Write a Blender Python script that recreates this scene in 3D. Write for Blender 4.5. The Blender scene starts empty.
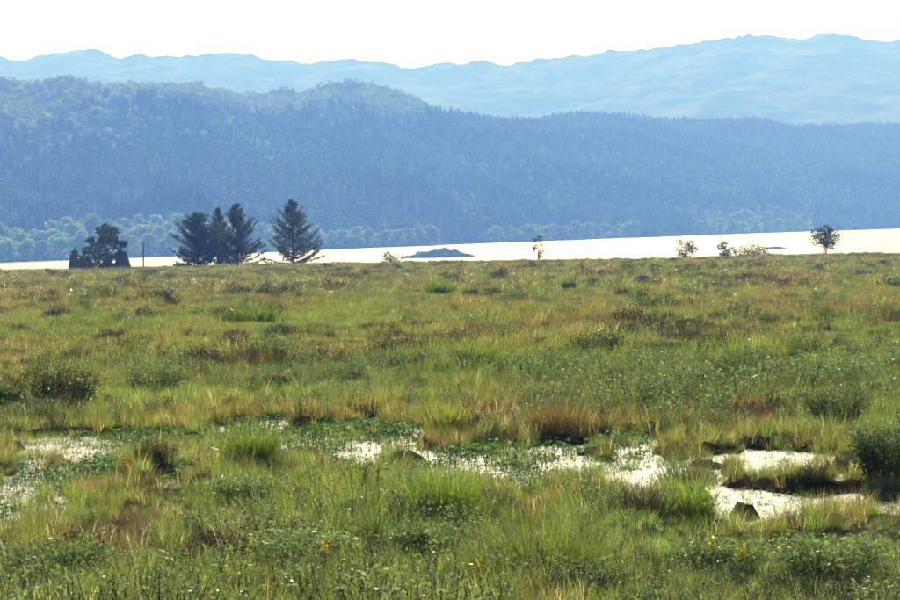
import bpy, math, random
import numpy as np
from mathutils import Vector, Matrix

# ------------------------------------------------------------------ camera
sc = bpy.context.scene
F, CX, CY = 2500.0, 450.0, 300.0            # focal length and centre in photo pixels (900 x 600)
CAM = np.array([0.0, 0.0, 2.55])
PITCH, ROLL = math.atan(85 / F), math.radians(1.0)
fwd = np.array([0, math.cos(PITCH), -math.sin(PITCH)])
up0 = np.array([0, math.sin(PITCH), math.cos(PITCH)])
rt0 = np.array([1.0, 0, 0])
RIGHT = rt0 * math.cos(ROLL) - up0 * math.sin(ROLL)
UP = up0 * math.cos(ROLL) + rt0 * math.sin(ROLL)
cam = bpy.data.cameras.new('camera')
cam.sensor_width = 36.0
cam.lens = F / 900 * 36.0
cam.clip_start, cam.clip_end = 0.5, 30000
camo = bpy.data.objects.new('camera', cam)
sc.collection.objects.link(camo)
camo.matrix_world = Matrix(((RIGHT[0], UP[0], -fwd[0], CAM[0]), (RIGHT[1], UP[1], -fwd[1], CAM[1]),
                            (RIGHT[2], UP[2], -fwd[2], CAM[2]), (0, 0, 0, 1)))
sc.camera = camo

# ------------------------------------------------------------------ sky, sun, exposure
SUN_EL, SUN_AZ = math.radians(33), math.radians(-1)      # almost straight ahead of the camera
wd = bpy.data.worlds.new('World'); sc.world = wd; wd.use_nodes = True
nt = wd.node_tree
bg = nt.nodes['Background']
sky = nt.nodes.new('ShaderNodeTexSky'); sky.sky_type = 'NISHITA'; sky.sun_disc = False
sky.sun_elevation = SUN_EL; sky.sun_rotation = SUN_AZ
sky.air_density = 1.0; sky.dust_density = 2.0; sky.ozone_density = 1.0
nt.links.new(sky.outputs[0], bg.inputs[0]); bg.inputs[1].default_value = 0.12
sun = bpy.data.lights.new('sun', 'SUN'); sun.energy = 4.9; sun.angle = math.radians(0.53); sun.color = (1.0, 0.98, 0.94)
suno = bpy.data.objects.new('sun', sun); sc.collection.objects.link(suno)
S = Vector((-math.sin(SUN_AZ) * math.cos(SUN_EL), math.cos(SUN_AZ) * math.cos(SUN_EL), math.sin(SUN_EL)))
suno.rotation_euler = (-S).to_track_quat('-Z', 'Y').to_euler()
suno.location = (0, 60, 120)
vs = sc.view_settings
sc.display_settings.display_device = 'sRGB'
vs.view_transform = 'Standard'; vs.look = 'None'; vs.gamma = 1.0; vs.exposure = 0.3; vs.use_curve_mapping = False
cy = sc.cycles
cy.use_denoising = True
try:
    cy.denoiser = 'OPENIMAGEDENOISE'
except Exception:
    pass
cy.max_bounces = 4; cy.diffuse_bounces = 2; cy.glossy_bounces = 2; cy.transmission_bounces = 4
cy.volume_bounces = 1; cy.transparent_max_bounces = 4; cy.caustics_reflective = False; cy.caustics_refractive = False
cy.sample_clamp_indirect = 6.0
cy.filter_width = 1.7

rng = np.random.default_rng(11)
COL = sc.collection

# ------------------------------------------------------------------ noise
def _h(ix, iy, seed):
    n = (ix.astype(np.int64) * 374761393 + iy.astype(np.int64) * 668265263 + seed * 974634777) & 0xffffffff
    n = ((n ^ (n >> 13)) * 1274126177) & 0xffffffff
    n = n ^ (n >> 16)
    return (n & 0xffff) / 32767.5 - 1.0
def vn(x, y, seed=0):
    x = np.asarray(x, float); y = np.asarray(y, float)
    ix = np.floor(x); iy = np.floor(y); fx = x - ix; fy = y - iy
    u = fx * fx * fx * (fx * (fx * 6 - 15) + 10); v = fy * fy * fy * (fy * (fy * 6 - 15) + 10)
    a = _h(ix, iy, seed); b = _h(ix + 1, iy, seed); c = _h(ix, iy + 1, seed); d = _h(ix + 1, iy + 1, seed)
    return (a + (b - a) * u) * (1 - v) + (c + (d - c) * u) * v
def fbm(x, y, octv=4, seed=0, gain=0.5):
    t = 0; a = 1.0; s = 0
    for k in range(octv):
        ca, sa = math.cos(0.6 * k), math.sin(0.6 * k)
        t = t + a * vn((x * ca - y * sa) * 2 ** k, (x * sa + y * ca) * 2 ** k, seed + 17 * k); s += a; a *= gain
    return t / s
def smooth(a, b, x):
    t = np.clip((np.asarray(x, float) - a) / (b - a), 0, 1)
    return t * t * (3 - 2 * t)

# ------------------------------------------------------------------ the lie of the bog
LAKE_Z = -22.45
WATER_Z = -0.04
def base_z(x, y):
    x = np.asarray(x, float); y = np.asarray(y, float)
    k = np.maximum(y - 36, 0)
    z = -0.0129 * k * smooth(0, 40, k)
    crest = 312 + 10 * vn(x / 60, 0 * x + 3.3, 5)
    e = np.maximum(y - crest, 0)
    z = z - np.where(e < 30, 0.004 * e * e, 3.6 + 0.24 * (e - 30))
    z = z + 0.16 * vn(x / 11, y / 16, 21) * smooth(38, 70, y) + 0.25 * vn(x / 30, y / 45, 22) * smooth(60, 140, y)
    return np.maximum(z, -27)
def ray(px, py):
    return fwd + RIGHT * ((px - CX) / F) + UP * ((CY - py) / F)
_T = np.geomspace(6, 420, 6000)
def at(px, py, fn=None):
    """the point of the bog seen at a photo pixel, and its distance"""
    r = ray(px, py)
    p = CAM[None, :] + _T[:, None] * r[None, :]
    z = (fn or base_z)(p[:, 0], p[:, 1])
    i = np.argmax(p[:, 2] < z)
    if p[i, 2] >= z[i]:
        i = int(np.argmin(np.abs(_T - 312)))
        return np.array([p[i, 0], p[i, 1], z[i]]), _T[i]
    return np.array([p[i, 0], p[i, 1], z[i]]), _T[i]
def region(px, py, w, h):
    c, d = at(px, py); a, _ = at(px, py - h / 2); b, _ = at(px, py + h / 2)
    return (c[0], (a[1] + b[1]) / 2, w / 2 * d / F, max(0.15, (a[1] - b[1]) / 2))
def inreg(rs, x, y, wob=0.35, seed=40):
    """>0 inside any of the elliptic regions, edges made uneven by noise"""
    n = wob * fbm(x / 0.55, y / 1.1, 3, seed)
    m = np.full(np.shape(x), -9.0)
    for (cx, cyy, rx, ry) in rs:
        m = np.maximum(m, 1 - np.sqrt(((x - cx) / rx) ** 2 + ((y - cyy) / ry) ** 2) + n)
    return m

OPEN = [region(*a) for a in ((768, 465, 180, 40), (805, 508, 260, 44), (728, 492, 76, 36), (850, 480, 60, 22))]
WEEDY = [region(a[0], a[1] + .10 * a[3], a[2] * 1.06, a[3] * 1.28) for a in ((560, 468, 270, 40), (352, 440, 215, 38), (25, 492, 130, 60), (75, 444, 170, 24),
                              (262, 438, 150, 28), (190, 474, 60, 14), (640, 458, 70, 40), (465, 466, 160, 36), (120, 437, 70, 14), (660, 520, 30, 10))]
BANK = [region(*a) for a in ((780, 481, 110, 9), (868, 484, 70, 12), (735, 470, 28, 10))]
MOSS = [region(*a) for a in ((115, 461, 180, 18), (200, 458, 90, 12))]
REDG = [region(*a) for a in ((525, 428, 190, 26), (560, 436, 120, 16), (860, 320, 100, 30), (120, 545, 110, 50), (700, 425, 160, 20), (230, 560, 90, 30))]
VIVID = [region(*a) for a in ((860, 372, 140, 26), (640, 385, 170, 30), (200, 405, 260, 22), (640, 530, 140, 60), (560, 375, 100, 16))]
def pool(x, y):
    near = (y < 40) & (y > 10)
    m = np.full(np.shape(x), -9.0)
    if near.any():
        xx, yy = x[near], y[near]
        isl = np.maximum(fbm(xx / .42, yy / .7, 3, 44) - .25, 0)
        o = np.maximum(inreg(OPEN, xx, yy, .55) - 2.4 * isl, inreg(WEEDY, xx, yy, .7) - 1.2 * isl)
        o = np.minimum(o, -inreg(BANK, xx, yy, .4, 60) + 0.05)
        m[near] = o
    return m
def ground_z(x, y):
    x = np.asarray(x, float); y = np.asarray(y, float)
    z = base_z(x, y)
    hum = np.maximum(fbm(x / 1.1, y / 1.3, 3, 3), -.2)
    z = z + 0.05 + 0.13 * hum * smooth(8, 14, y) + 0.03 * fbm(x / .22, y / .22, 2, 9) * (y < 60)
    p = pool(x, y)
    return z - smooth(-0.12, 0.1, p) * (0.17 + 0.10 * np.maximum(hum, 0)) + .05 * np.maximum(fbm(x / .18, y / .3, 3, 12), 0) * (p < .1) * (p > -.6)

# ------------------------------------------------------------------ mesh and material helpers
def mesh_np(name, verts, faces, col=None, smooth_shade=False):
    """faces: (n,3) and/or (m,4) integer arrays in a list"""
    me = bpy.data.meshes.new(name)
    verts = np.asarray(verts, np.float32)
    me.vertices.add(len(verts)); me.vertices.foreach_set('co', verts.ravel())
    loops = np.concatenate([np.asarray(f, np.int32).ravel() for f in faces])
    tot = np.concatenate([np.full(len(f), np.asarray(f).shape[1], np.int32) for f in faces])
    start = np.concatenate([[0], np.cumsum(tot)[:-1]]).astype(np.int32)
    me.loops.add(len(loops)); me.loops.foreach_set('vertex_index', loops)
    me.polygons.add(len(tot)); me.polygons.foreach_set('loop_start', start); me.polygons.foreach_set('loop_total', tot)
    me.polygons.foreach_set('use_smooth', np.full(len(tot), smooth_shade))
    if col is not None:
        a = me.attributes.new('Col', 'FLOAT_COLOR', 'POINT')
        c = np.ones((len(verts), 4), np.float32); c[:, :3] = col
        a.data.foreach_set('color', c.ravel())
    me.update(calc_edges=True)
    return me
class Soup:
    """collects vertices, faces and vertex colours for ONE mesh"""
    def __init__(s): s.v = []; s.q = []; s.t = []; s.c = []; s.n = 0
    def add(s, v, q=None, t=None, c=(1, 1, 1)):
        v = np.asarray(v, float).reshape(-1, 3)
        s.v.append(v); s.c.append(np.broadcast_to(np.asarray(c, float), v.shape))
        if q is not None and len(q): s.q.append(np.asarray(q) + s.n)
        if t is not None and len(t): s.t.append(np.asarray(t) + s.n)
        s.n += len(v)
    def mesh(s, name, smooth_shade=False):
        f = ([np.concatenate(s.q)] if s.q else []) + ([np.concatenate(s.t)] if s.t else [])
        return mesh_np(name, np.concatenate(s.v), f, np.concatenate(s.c), smooth_shade)
def obj(name, me, m=None, parent=None, loc=None, rz=None):
    o = bpy.data.objects.new(name, me); COL.objects.link(o)
    if m is not None: me.materials.append(m)
    if parent: o.parent = parent
    if loc is not None: o.location = loc
    if rz is not None: o.rotation_euler = (0, 0, rz)
    return o
def empty(name, loc, rz=0):
    o = bpy.data.objects.new(name, None); COL.objects.link(o); o.location = loc; o.rotation_euler = (0, 0, rz)
    o.empty_display_size = 0.2
    return o
def tag(o, label=None, cat=None, group=None, kind=None):
    if label: o['label'] = label
    if cat: o['category'] = cat
    if group: o['group'] = group
    if kind: o['kind'] = kind
    return o

class Mat:
    def __init__(s, name):
        s.m = bpy.data.materials.new(name); s.m.use_nodes = True
        s.t = s.m.node_tree; s.n = s.t.nodes; s.out = s.n['Material Output']; s.p = s.n['Principled BSDF']
    def node(s, t, **k):
        n = s.n.new(t)
        for a, b in k.items(): setattr(n, a, b)
        return n
    def link(s, a, b): s.t.links.new(a, b)
    def noise(s, scale, detail=4, rough=.55, vec=None, dist=0.0):
        n = s.node('ShaderNodeTexNoise'); n.inputs['Scale'].default_value = scale; n.inputs['Detail'].default_value = detail
        n.inputs['Roughness'].default_value = rough; n.inputs['Distortion'].default_value = dist
        if vec is None:
            vec = s.pos()
        s.link(vec, n.inputs['Vector']); return n.outputs['Fac']
    def pos(s, scale=None):
        g = s.node('ShaderNodeNewGeometry').outputs['Position']
        if scale is None: return g
        m = s.node('ShaderNodeVectorMath', operation='MULTIPLY'); s.link(g, m.inputs[0]); m.inputs[1].default_value = scale
        return m.outputs[0]
    def ramp(s, fac, stops):
        r = s.node('ShaderNodeValToRGB'); e = r.color_ramp.elements
        while len(e) < len(stops): e.new(0.5)
        for el, (p, c) in zip(e, stops): el.position = p; el.color = (*c, 1)
        s.link(fac, r.inputs[0]); return r.outputs[0]
    def mix(s, fac, a, b, mode='MIX'):
        m = s.node('ShaderNodeMix', data_type='RGBA', blend_type=mode)
        for v, i in ((fac, 0), (a, 6), (b, 7)):
            if hasattr(v, 'is_linked'): s.link(v, m.inputs[i])
            else: m.inputs[i].default_value = v if i == 0 else (*v, 1)
        return m.outputs[2]
    def bump(s, h, strength, dist):
        b = s.node('ShaderNodeBump'); b.inputs['Strength'].default_value = strength; b.inputs['Distance'].default_value = dist
        s.link(h, b.inputs['Height']); return b.outputs[0]

def foliage_mat(name, transl=0.45, gloss=0.06, grough=0.3, var=0.25, patch=None, patch_scale=0.25):
    """leaf or blade: vertex colour, some per-plant variation, light passing through and a waxy sheen"""
    M = Mat(name)
    at_ = M.node('ShaderNodeAttribute', attribute_name='Col')
    c = at_.outputs['Color']
    oi = M.node('ShaderNodeObjectInfo')
    n = M.noise(patch_scale, 3)
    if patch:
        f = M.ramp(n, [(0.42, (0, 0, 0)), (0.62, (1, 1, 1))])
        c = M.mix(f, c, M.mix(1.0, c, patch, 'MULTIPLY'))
    hv = M.node('ShaderNodeHueSaturation')
    mr = M.node('ShaderNodeMapRange'); M.link(oi.outputs['Random'], mr.inputs[0])
    mr.inputs[3].default_value = 1 - var; mr.inputs[4].default_value = 1 + var
    M.link(mr.outputs[0], hv.inputs['Value']); M.link(c, hv.inputs['Color'])
    c = hv.outputs[0]
    d = M.node('ShaderNodeBsdfDiffuse'); t = M.node('ShaderNodeBsdfTranslucent'); g = M.node('ShaderNodeBsdfGlossy')
    g.inputs['Roughness'].default_value = grough; g.inputs['Color'].default_value = (1, 1, 1, 1)
    M.link(c, d.inputs[0])
    tc = M.mix(1.0, c, (1.25, 1.35, 0.8), 'MULTIPLY'); M.link(tc, t.inputs[0])
    a = M.node('ShaderNodeMixShader'); a.inputs[0].default_value = transl
    M.link(d.outputs[0], a.inputs[1]); M.link(t.outputs[0], a.inputs[2])
    b = M.node('ShaderNodeMixShader'); b.inputs[0].default_value = gloss
    M.link(a.outputs[0], b.inputs[1]); M.link(g.outputs[0], b.inputs[2])
    M.link(b.outputs[0], M.out.inputs[0])
    return M.m

def bark_mat(name, a, b, scale=6):
    M = Mat(name)
    M.link(M.ramp(M.noise(scale, 5, .7), [(0.3, a), (0.7, b)]), M.p.inputs['Base Color'])
    M.p.inputs['Roughness'].default_value = 0.9
    M.link(M.bump(M.noise(scale * 3, 4), .5, .03), M.p.inputs['Normal'])
    return M.m

MAT = {}
MAT['grass'] = foliage_mat('grass_blades', .55, .05, .28, .3, (1.15, .95, .9), .22)
MAT['myrtle'] = foliage_mat('myrtle_leaves', .45, .03, .36, .3)
MAT['heather'] = foliage_mat('heather_sprigs', .2, .03, .5, .25)
MAT['straw'] = foliage_mat('dry_stems', .35, .04, .35, .25)
MAT['bogbean'] = foliage_mat('bogbean_leaves', .5, .012, .4, .25)
MAT['white'] = foliage_mat('cotton_heads', .4, .02, .5, .05)
MAT['spruce'] = foliage_mat('spruce_needles', .4, .03, .4, .1)
MAT['leaf'] = foliage_mat('tree_leaves', .22, .03, .4, .2)
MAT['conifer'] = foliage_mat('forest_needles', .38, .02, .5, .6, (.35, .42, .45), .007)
MAT['far_leaf'] = foliage_mat('far_leaves', .45, .04, .4, .2)
MAT['bark'] = bark_mat('bark', (.06, .045, .035), (.16, .13, .10))
MAT['twig'] = bark_mat('twigs', (.07, .04, .03), (.15, .09, .06), 20)

# bog ground
M = Mat('bog_ground')
c = M.ramp(M.noise(.8, 6, .65), [(0.3, (.025, .025, .012)), (0.5, (.05, .06, .02)), (0.7, (.08, .09, .028))])
c = M.mix(M.ramp(M.noise(6, 4, .7), [(0.45, (0, 0, 0)), (0.65, (1, 1, 1))]), c, (.05, .035, .018))
sep = M.node('ShaderNodeAttribute', attribute_name='Col')
c = M.mix(sep.outputs['Alpha'], c, sep.outputs['Color'])
M.link(c, M.p.inputs['Base Color']); M.p.inputs['Roughness'].default_value = .95; M.p.inputs['Specular IOR Level'].default_value = .03
M.link(M.bump(M.noise(14, 6, .7), .8, .06), M.p.inputs['Normal'])
MAT['bog'] = M.m
# moor and hill sides
def moor(name, s1, s2, cols, rock=.56):
    M = Mat(name)
    c = M.ramp(M.noise(s1, 8, .62, dist=.4), cols)
    c = M.mix(M.ramp(M.noise(s2, 6, .7), [(rock, (0, 0, 0)), (rock + .1, (1, 1, 1))]), c, (.20, .19, .16))
    M.link(c, M.p.inputs['Base Color']); M.p.inputs['Roughness'].default_value = .95
    M.p.inputs['Specular IOR Level'].default_value = 0.0
    M.link(M.bump(M.noise(s2 * 2, 6, .7), 1.0, 3.0), M.p.inputs['Normal'])
    return M.m
MAT['hill'] = moor('hill_moor', .012, .035, [(0.3, (.03, .045, .02)), (0.5, (.06, .085, .03)), (0.7, (.12, .14, .05))], .66)
MAT['far_hill'] = moor('far_moor', .007, .02, [(0.38, (.012, .014, .012)), (0.47, (.06, .065, .035)), (0.54, (.15, .145, .08)), (0.66, (.30, .27, .17))])
MAT['base'] = moor('lowland', .01, .05, [(0.3, (.05, .06, .025)), (0.5, (.08, .10, .035)), (0.7, (.12, .12, .05))])
# water
def water(name, scale, strength, dist, rough, vec=None):
    M = Mat(name)
    M.p.inputs['Base Color'].default_value = (.012, .014, .012, 1); M.p.inputs['Roughness'].default_value = rough
    M.p.inputs['IOR'].default_value = 1.33
    M.link(M.bump(M.noise(scale, 3, .6, M.pos(vec) if vec else None), strength, dist), M.p.inputs['Normal'])
    return M.m
MAT['lake'] = water('lake_water', .35, .5, .25, .35, (1, .35, 1))
MAT['pool'] = water('pool_water', 17, .9, .03, .40)
# stone
def stone_mat(name, a, b, l):
    M = Mat(name)
    c = M.ramp(M.noise(3, 6, .7), [(0.3, a), (0.65, b)])
    c = M.mix(M.ramp(M.noise(7, 4, .7), [(0.55, (0, 0, 0)), (0.62, (1, 1, 1))]), c, l)
    M.link(c, M.p.inputs['Base Color']); M.p.inputs['Roughness'].default_value = .9; M.p.inputs['Specular IOR Level'].default_value = .1
    M.link(M.bump(M.noise(9, 6, .7), .8, .08), M.p.inputs['Normal'])
    return M.m
MAT['stone'] = stone_mat('stone', (.12, .115, .105), (.26, .25, .23), (.38, .37, .33))
MAT['pale_stone'] = stone_mat('pale_stone', (.36, .34, .30), (.52, .50, .46), (.62, .6, .56))
MAT['wall'] = stone_mat('ruin_stone', (.07, .075, .08), (.16, .165, .17), (.24, .24, .235))
MAT['pot'] = stone_mat('chimney_clay', (.28, .13, .09), (.36, .18, .13), (.3, .2, .16))
MAT['island'] = moor('island_turf', .15, .2, [(0.3, (.16, .16, .11)), (0.5, (.22, .27, .09)), (0.7, (.36, .34, .27))])
MAT['wood'] = bark_mat('old_timber', (.08, .07, .06), (.2, .18, .15))

# ------------------------------------------------------------------ ground sheets
def heightfield(name, U, V, fx, fy, fz, m, col=None, smooth_shade=True):
    u, v = np.meshgrid(np.linspace(0, 1, U), np.linspace(0, 1, V))
    u = u.ravel(); v = v.ravel()
    x = fx(u, v); y = fy(u, v); z = fz(x, y)
    i = np.arange(U * V).reshape(V, U)
    q = np.stack([i[:-1, :-1], i[:-1, 1:], i[1:, 1:], i[1:, :-1]], -1).reshape(-1, 4)
    me = mesh_np(name, np.stack([x, y, z], 1), [q], None, smooth_shade)
    if col is not None:
        a = me.attributes.new('Col', 'FLOAT_COLOR', 'POINT'); a.data.foreach_set('color', col(x, y).astype(np.float32).ravel())
    return tag(obj(name, me, m), kind='structure')

heightfield('ground', 40, 40, lambda u, v: (u - .5) * 7800, lambda u, v: -1900 + v * 9700, lambda x, y: -29 + 0 * x, MAT['base'])
def bog_y(v): return np.where(v < .02, -60 + v / .02 * 66, 6 * (470 / 6.0) ** ((v - .02) / .98))
def bog_x(u, v):
    y = bog_y(v); return (2 * u - 1) * (14 + .5 * np.abs(y))
def bog_col(x, y):
    c = np.zeros((len(x), 4)); near = (y > 10) & (y < 40)
    xx, yy = x[near], y[near]
    s = np.zeros((len(xx), 4))
    b = inreg(BANK, xx, yy, .5, 60); k = smooth(-.2, .1, b)[:, None]; s = s * (1 - k) + k * np.array([.075, .03, .02, 1])
    mo = inreg(MOSS, xx, yy, .5, 70); k = smooth(-.1, .1, mo)[:, None]; s = s * (1 - k) + k * np.array([.42, .33, .10, 1])
    c[near] = s
    return c
heightfield('bog_ground', 440, 820, bog_x, lambda u, v: bog_y(v), ground_z, MAT['bog'], bog_col)
heightfield('pool_water', 2, 2, lambda u, v: (u - .5) * 24, lambda u, v: 16.5 + v * 21, lambda x, y: WATER_Z + 0 * x, MAT['pool'])
heightfield('lake_water', 2, 2, lambda u, v: (u - .5) * 3600, lambda u, v: 372 + v * 3800, lambda x, y: LAKE_Z + 0 * x, MAT['lake'])

# ------------------------------------------------------------------ hills (angles about the viewpoint are only how the survey is written)
def az_of(px): return np.arctan((np.asarray(px, float) - CX) / F)
def elev(px, py):
    """unrolled height angle above the true horizon for a photo pixel"""
    r = ray(px, py); return r[2] / math.hypot(r[0], r[1])
def interp(az, pts): return np.interp(az, [az_of(p[0]) for p in pts], [p[1] for p in pts])
A0, A1 = az_of(-280), az_of(1180)
def shore_d(az):
    """the far shore: a nearly straight line running away to the right"""
    pts = [(-600, 1250), (0, 1590), (200, 1740), (450, 2080), (650, 2430), (900, 2960), (1300, 4000)]
    return interp(az, pts) + 14 * vn(az * 60, 0 * az, 71) + 6 * vn(az * 240, 0 * az, 72)
RIDGE1 = [(-300, 70, 2750), (-120, 84, 2750), (0, 78, 2800), (30, 88, 2800), (70, 75, 2850), (110, 84, 2900), (200, 82, 2950), (240, 92, 3000), (300, 93, 3050), (350, 84, 3050), (385, 88, 3100), (430, 106, 3150),
          (470, 120, 3250), (530, 121, 3350), (590, 118, 3500), (640, 124, 3650), (700, 130, 3850), (760, 132, 4000), (830, 131, 4150), (900, 128, 4300), (1000, 124, 4500), (1250, 118, 4900)]
RIDGE2 = [(-300, 66), (0, 57), (30, 58), (60, 53), (85, 50), (105, 52), (125, 58), (150, 54), (190, 53), (240, 55), (290, 60), (350, 62), (400, 65), (430, 68), (460, 66), (510, 65), (560, 58), (600, 55), (650, 50),
          (700, 45), (730, 40), (770, 37), (800, 42), (830, 37), (860, 40), (880, 43), (920, 41), (1000, 46), (1250, 60)]
def zr(p, d): return CAM[2] + elev(p[0], p[1]) * d
R1z = [(p[0], zr(p, p[2])) for p in RIDGE1]; R1d = [(p[0], p[2]) for p in RIDGE1]
R2z = [(p[0], zr(p, 7000.0)) for p in RIDGE2]
def hill1(x, y):
    az = np.arctan2(x, y); d = np.hypot(x, y)
    s = shore_d(az); r = interp(az, R1d); zt = interp(az, R1z) - LAKE_Z
    t = (d - s) / (r - s)
    k = 1.18 * t * smooth(-.1, .25, t) * (1 - .16 * t)
    z = np.where(t < 0, -.12 * np.minimum(-(d - s), 60), np.where(t < 1, zt * np.minimum(k, 1.0), zt * (1 - .85 * smooth(0, .75, t - 1))))
    m = smooth(.06, .4, t)
    z = z + m * (34 * fbm(x / 420, y / 420, 3, 81) + 17 * fbm(x / 140, y / 140, 3, 82) + smooth(.75, .95, t) * 4 * fbm(x / 40, y / 40, 2, 83)) * (1 - .75 * smooth(.8, .95, t))
    rag = smooth(.85, .97, t) * (az < az_of(445)) * 7 * np.abs(fbm(x / 50, y / 50, 4, 84, .6))
    return LAKE_Z + z + rag
def hill2(x, y):
    az = np.arctan2(x, y); d = np.hypot(x, y)
    zt = interp(az, R2z) + 25
    t = (d - 4700) / 2300
    z = np.where(t < 1, zt * (np.clip(t, 0, 1) ** .85), zt * (1 - .8 * smooth(0, .8, t - 1))) - 27
    m = smooth(.0, .2, t) * (1 - .75 * smooth(.82, 1., t))
    n = 46 * fbm(x / 800, y / 700, 4, 91) + 16 * fbm(x / 230, y / 150, 4, 92, .6) + 15 * np.maximum(fbm(x / 62, y / 46, 4, 93, .65), -.1)
    return z + m * n + smooth(.8, 1, t) * 24 * fbm(x / 95, y / 90, 5, 94, .62) + np.where(t < 0, 30 * t, 0)
heightfield('forest_hill', 520, 260, lambda u, v: np.sin(A0 + (A1 - A0) * u) * (1150 + v * 4000), lambda u, v: np.cos(A0 + (A1 - A0) * u) * (1150 + v * 4000),
            lambda x, y: np.maximum(hill1(x, y), -30), MAT['hill'])
heightfield('far_hill', 760, 340, lambda u, v: np.sin(A0 + (A1 - A0) * u) * (4500 + v * 3250), lambda u, v: np.cos(A0 + (A1 - A0) * u) * (4500 + v * 3250),
            lambda x, y: np.maximum(hill2(x, y), -30), MAT['far_hill'])

# ------------------------------------------------------------------ plant meshes
def blades(S_, n, h, spread, width, lean=.35, curve=.5, cols=((.1, .15, .03),), tipc=None, hvar=.4, r=None, center=(0, 0, 0), ellipse=1.0):
    """n arched blades rooted in a disc"""
    r = r or rng
    a = r.uniform(0, 2 * np.pi, n); q = spread * np.sqrt(r.uniform(0, 1, n))
    bx = q * np.cos(a) + center[0]; by = q * np.sin(a) * ellipse + center[1]
    da = np.where(r.uniform(size=n) < .65, a + r.normal(0, .6, n), r.uniform(0, 2 * np.pi, n))
    L = h * (1 + hvar * r.uniform(-1, 1, n)); le = lean * np.abs(r.normal(.7, .45, n)) * (.4 + .6 * q / max(spread, 1e-6))
    cv = curve * r.uniform(.2, 1.3, n)
    w = width * r.uniform(.6, 1.3, n)
    fa = da + np.pi / 2 + r.normal(0, .7, n)
    wx, wy = np.cos(fa), np.sin(fa)
    K = 4; pos = []; px, pz = np.zeros(n), np.zeros(n); ang = le.copy()
    for k in range(K):
        pos.append((px.copy(), pz.copy())); seg = L / (K - 1)
        px = px + seg * np.sin(ang); pz = pz + seg * np.cos(ang); ang = ang + cv
    V = np.zeros((n, 7, 3)); ws = (1, .95, .6)
    for k in range(3):
        for s, j in ((-1, 0), (1, 1)):
            V[:, 2 * k + j, 0] = bx + pos[k][0] * np.cos(da) + s * .5 * w * ws[k] * wx
            V[:, 2 * k + j, 1] = by + pos[k][0] * np.sin(da) + s * .5 * w * ws[k] * wy
            V[:, 2 * k + j, 2] = pos[k][1] + center[2]
    V[:, 6, 0] = bx + pos[3][0] * np.cos(da); V[:, 6, 1] = by + pos[3][0] * np.sin(da); V[:, 6, 2] = pos[3][1] + center[2]
    c = 1.58 * np.asarray(cols)[r.integers(0, len(cols), n)] * r.uniform(.75, 1.25, (n, 1))
    C = np.repeat(c[:, None, :], 7, 1)
    if tipc is not None:
        tc = np.asarray(tipc); sel = (r.uniform(size=n) < .6)[:, None]
        C[:, 6] = np.where(sel, tc, C[:, 6]); C[:, 4] = np.where(sel, .5 * tc + .5 * C[:, 4], C[:, 4]); C[:, 5] = C[:, 4]
    b = np.arange(n)[:, None] * 7
    Q = np.concatenate([b + np.array([0, 1, 3, 2]), b + np.array([2, 3, 5, 4])]); T = b + np.array([4, 5, 6])
    S_.add(V.reshape(-1, 3), Q, T, C.reshape(-1, 3))
def leaves(S_, P, size, cols, r=None, nrm=None, aspect=.45, upbias=.3, droop=0.0):
    """diamond leaves centred on points P"""
    r = r or rng; n = len(P)
    d = r.normal(size=(n, 3)); d[:, 2] = d[:, 2] * .6 + upbias
    if nrm is not None: d = d * .7 + nrm
    d /= np.linalg.norm(d, axis=1, keepdims=True) + 1e-9
    o = r.normal(size=(n, 3)); s = np.cross(d, o); s /= np.linalg.norm(s, axis=1, keepdims=True) + 1e-9
    L = (size * r.uniform(.6, 1.35, n))[:, None]
    V = np.stack([P, P + d * L * .5 + s * L * aspect * .5, P + d * L + np.array([0, 0, -droop]) * L, P + d * L * .5 - s * L * aspect * .5], 1)
    c = np.asarray(cols)[r.integers(0, len(cols), n)] * r.uniform(.7, 1.3, (n, 1))
    S_.add(V.reshape(-1, 3), np.arange(n)[:, None] * 4 + np.arange(4), None, np.repeat(c, 4, 0))
def tube(S_, path, radii, sides=5, c=(.1, .08, .06)):
    path = np.asarray(path, float); n = len(path); V = []
    for i in range(n):
        t = path[min(i + 1, n - 1)] - path[max(i - 1, 0)]; t = t / (np.linalg.norm(t) + 1e-9)
        a = np.cross(t, [0.31, .95, .1]); a /= np.linalg.norm(a) + 1e-9; b = np.cross(t, a)
        for k in range(sides):
            w = 2 * math.pi * k / sides; V.append(path[i] + radii[i] * (math.cos(w) * a + math.sin(w) * b))
    Q = [(i * sides + k, i * sides + (k + 1) % sides, (i + 1) * sides + (k + 1) % sides, (i + 1) * sides + k) for i in range(n - 1) for k in range(sides)]
    S_.add(V, Q, None, c)
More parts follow.
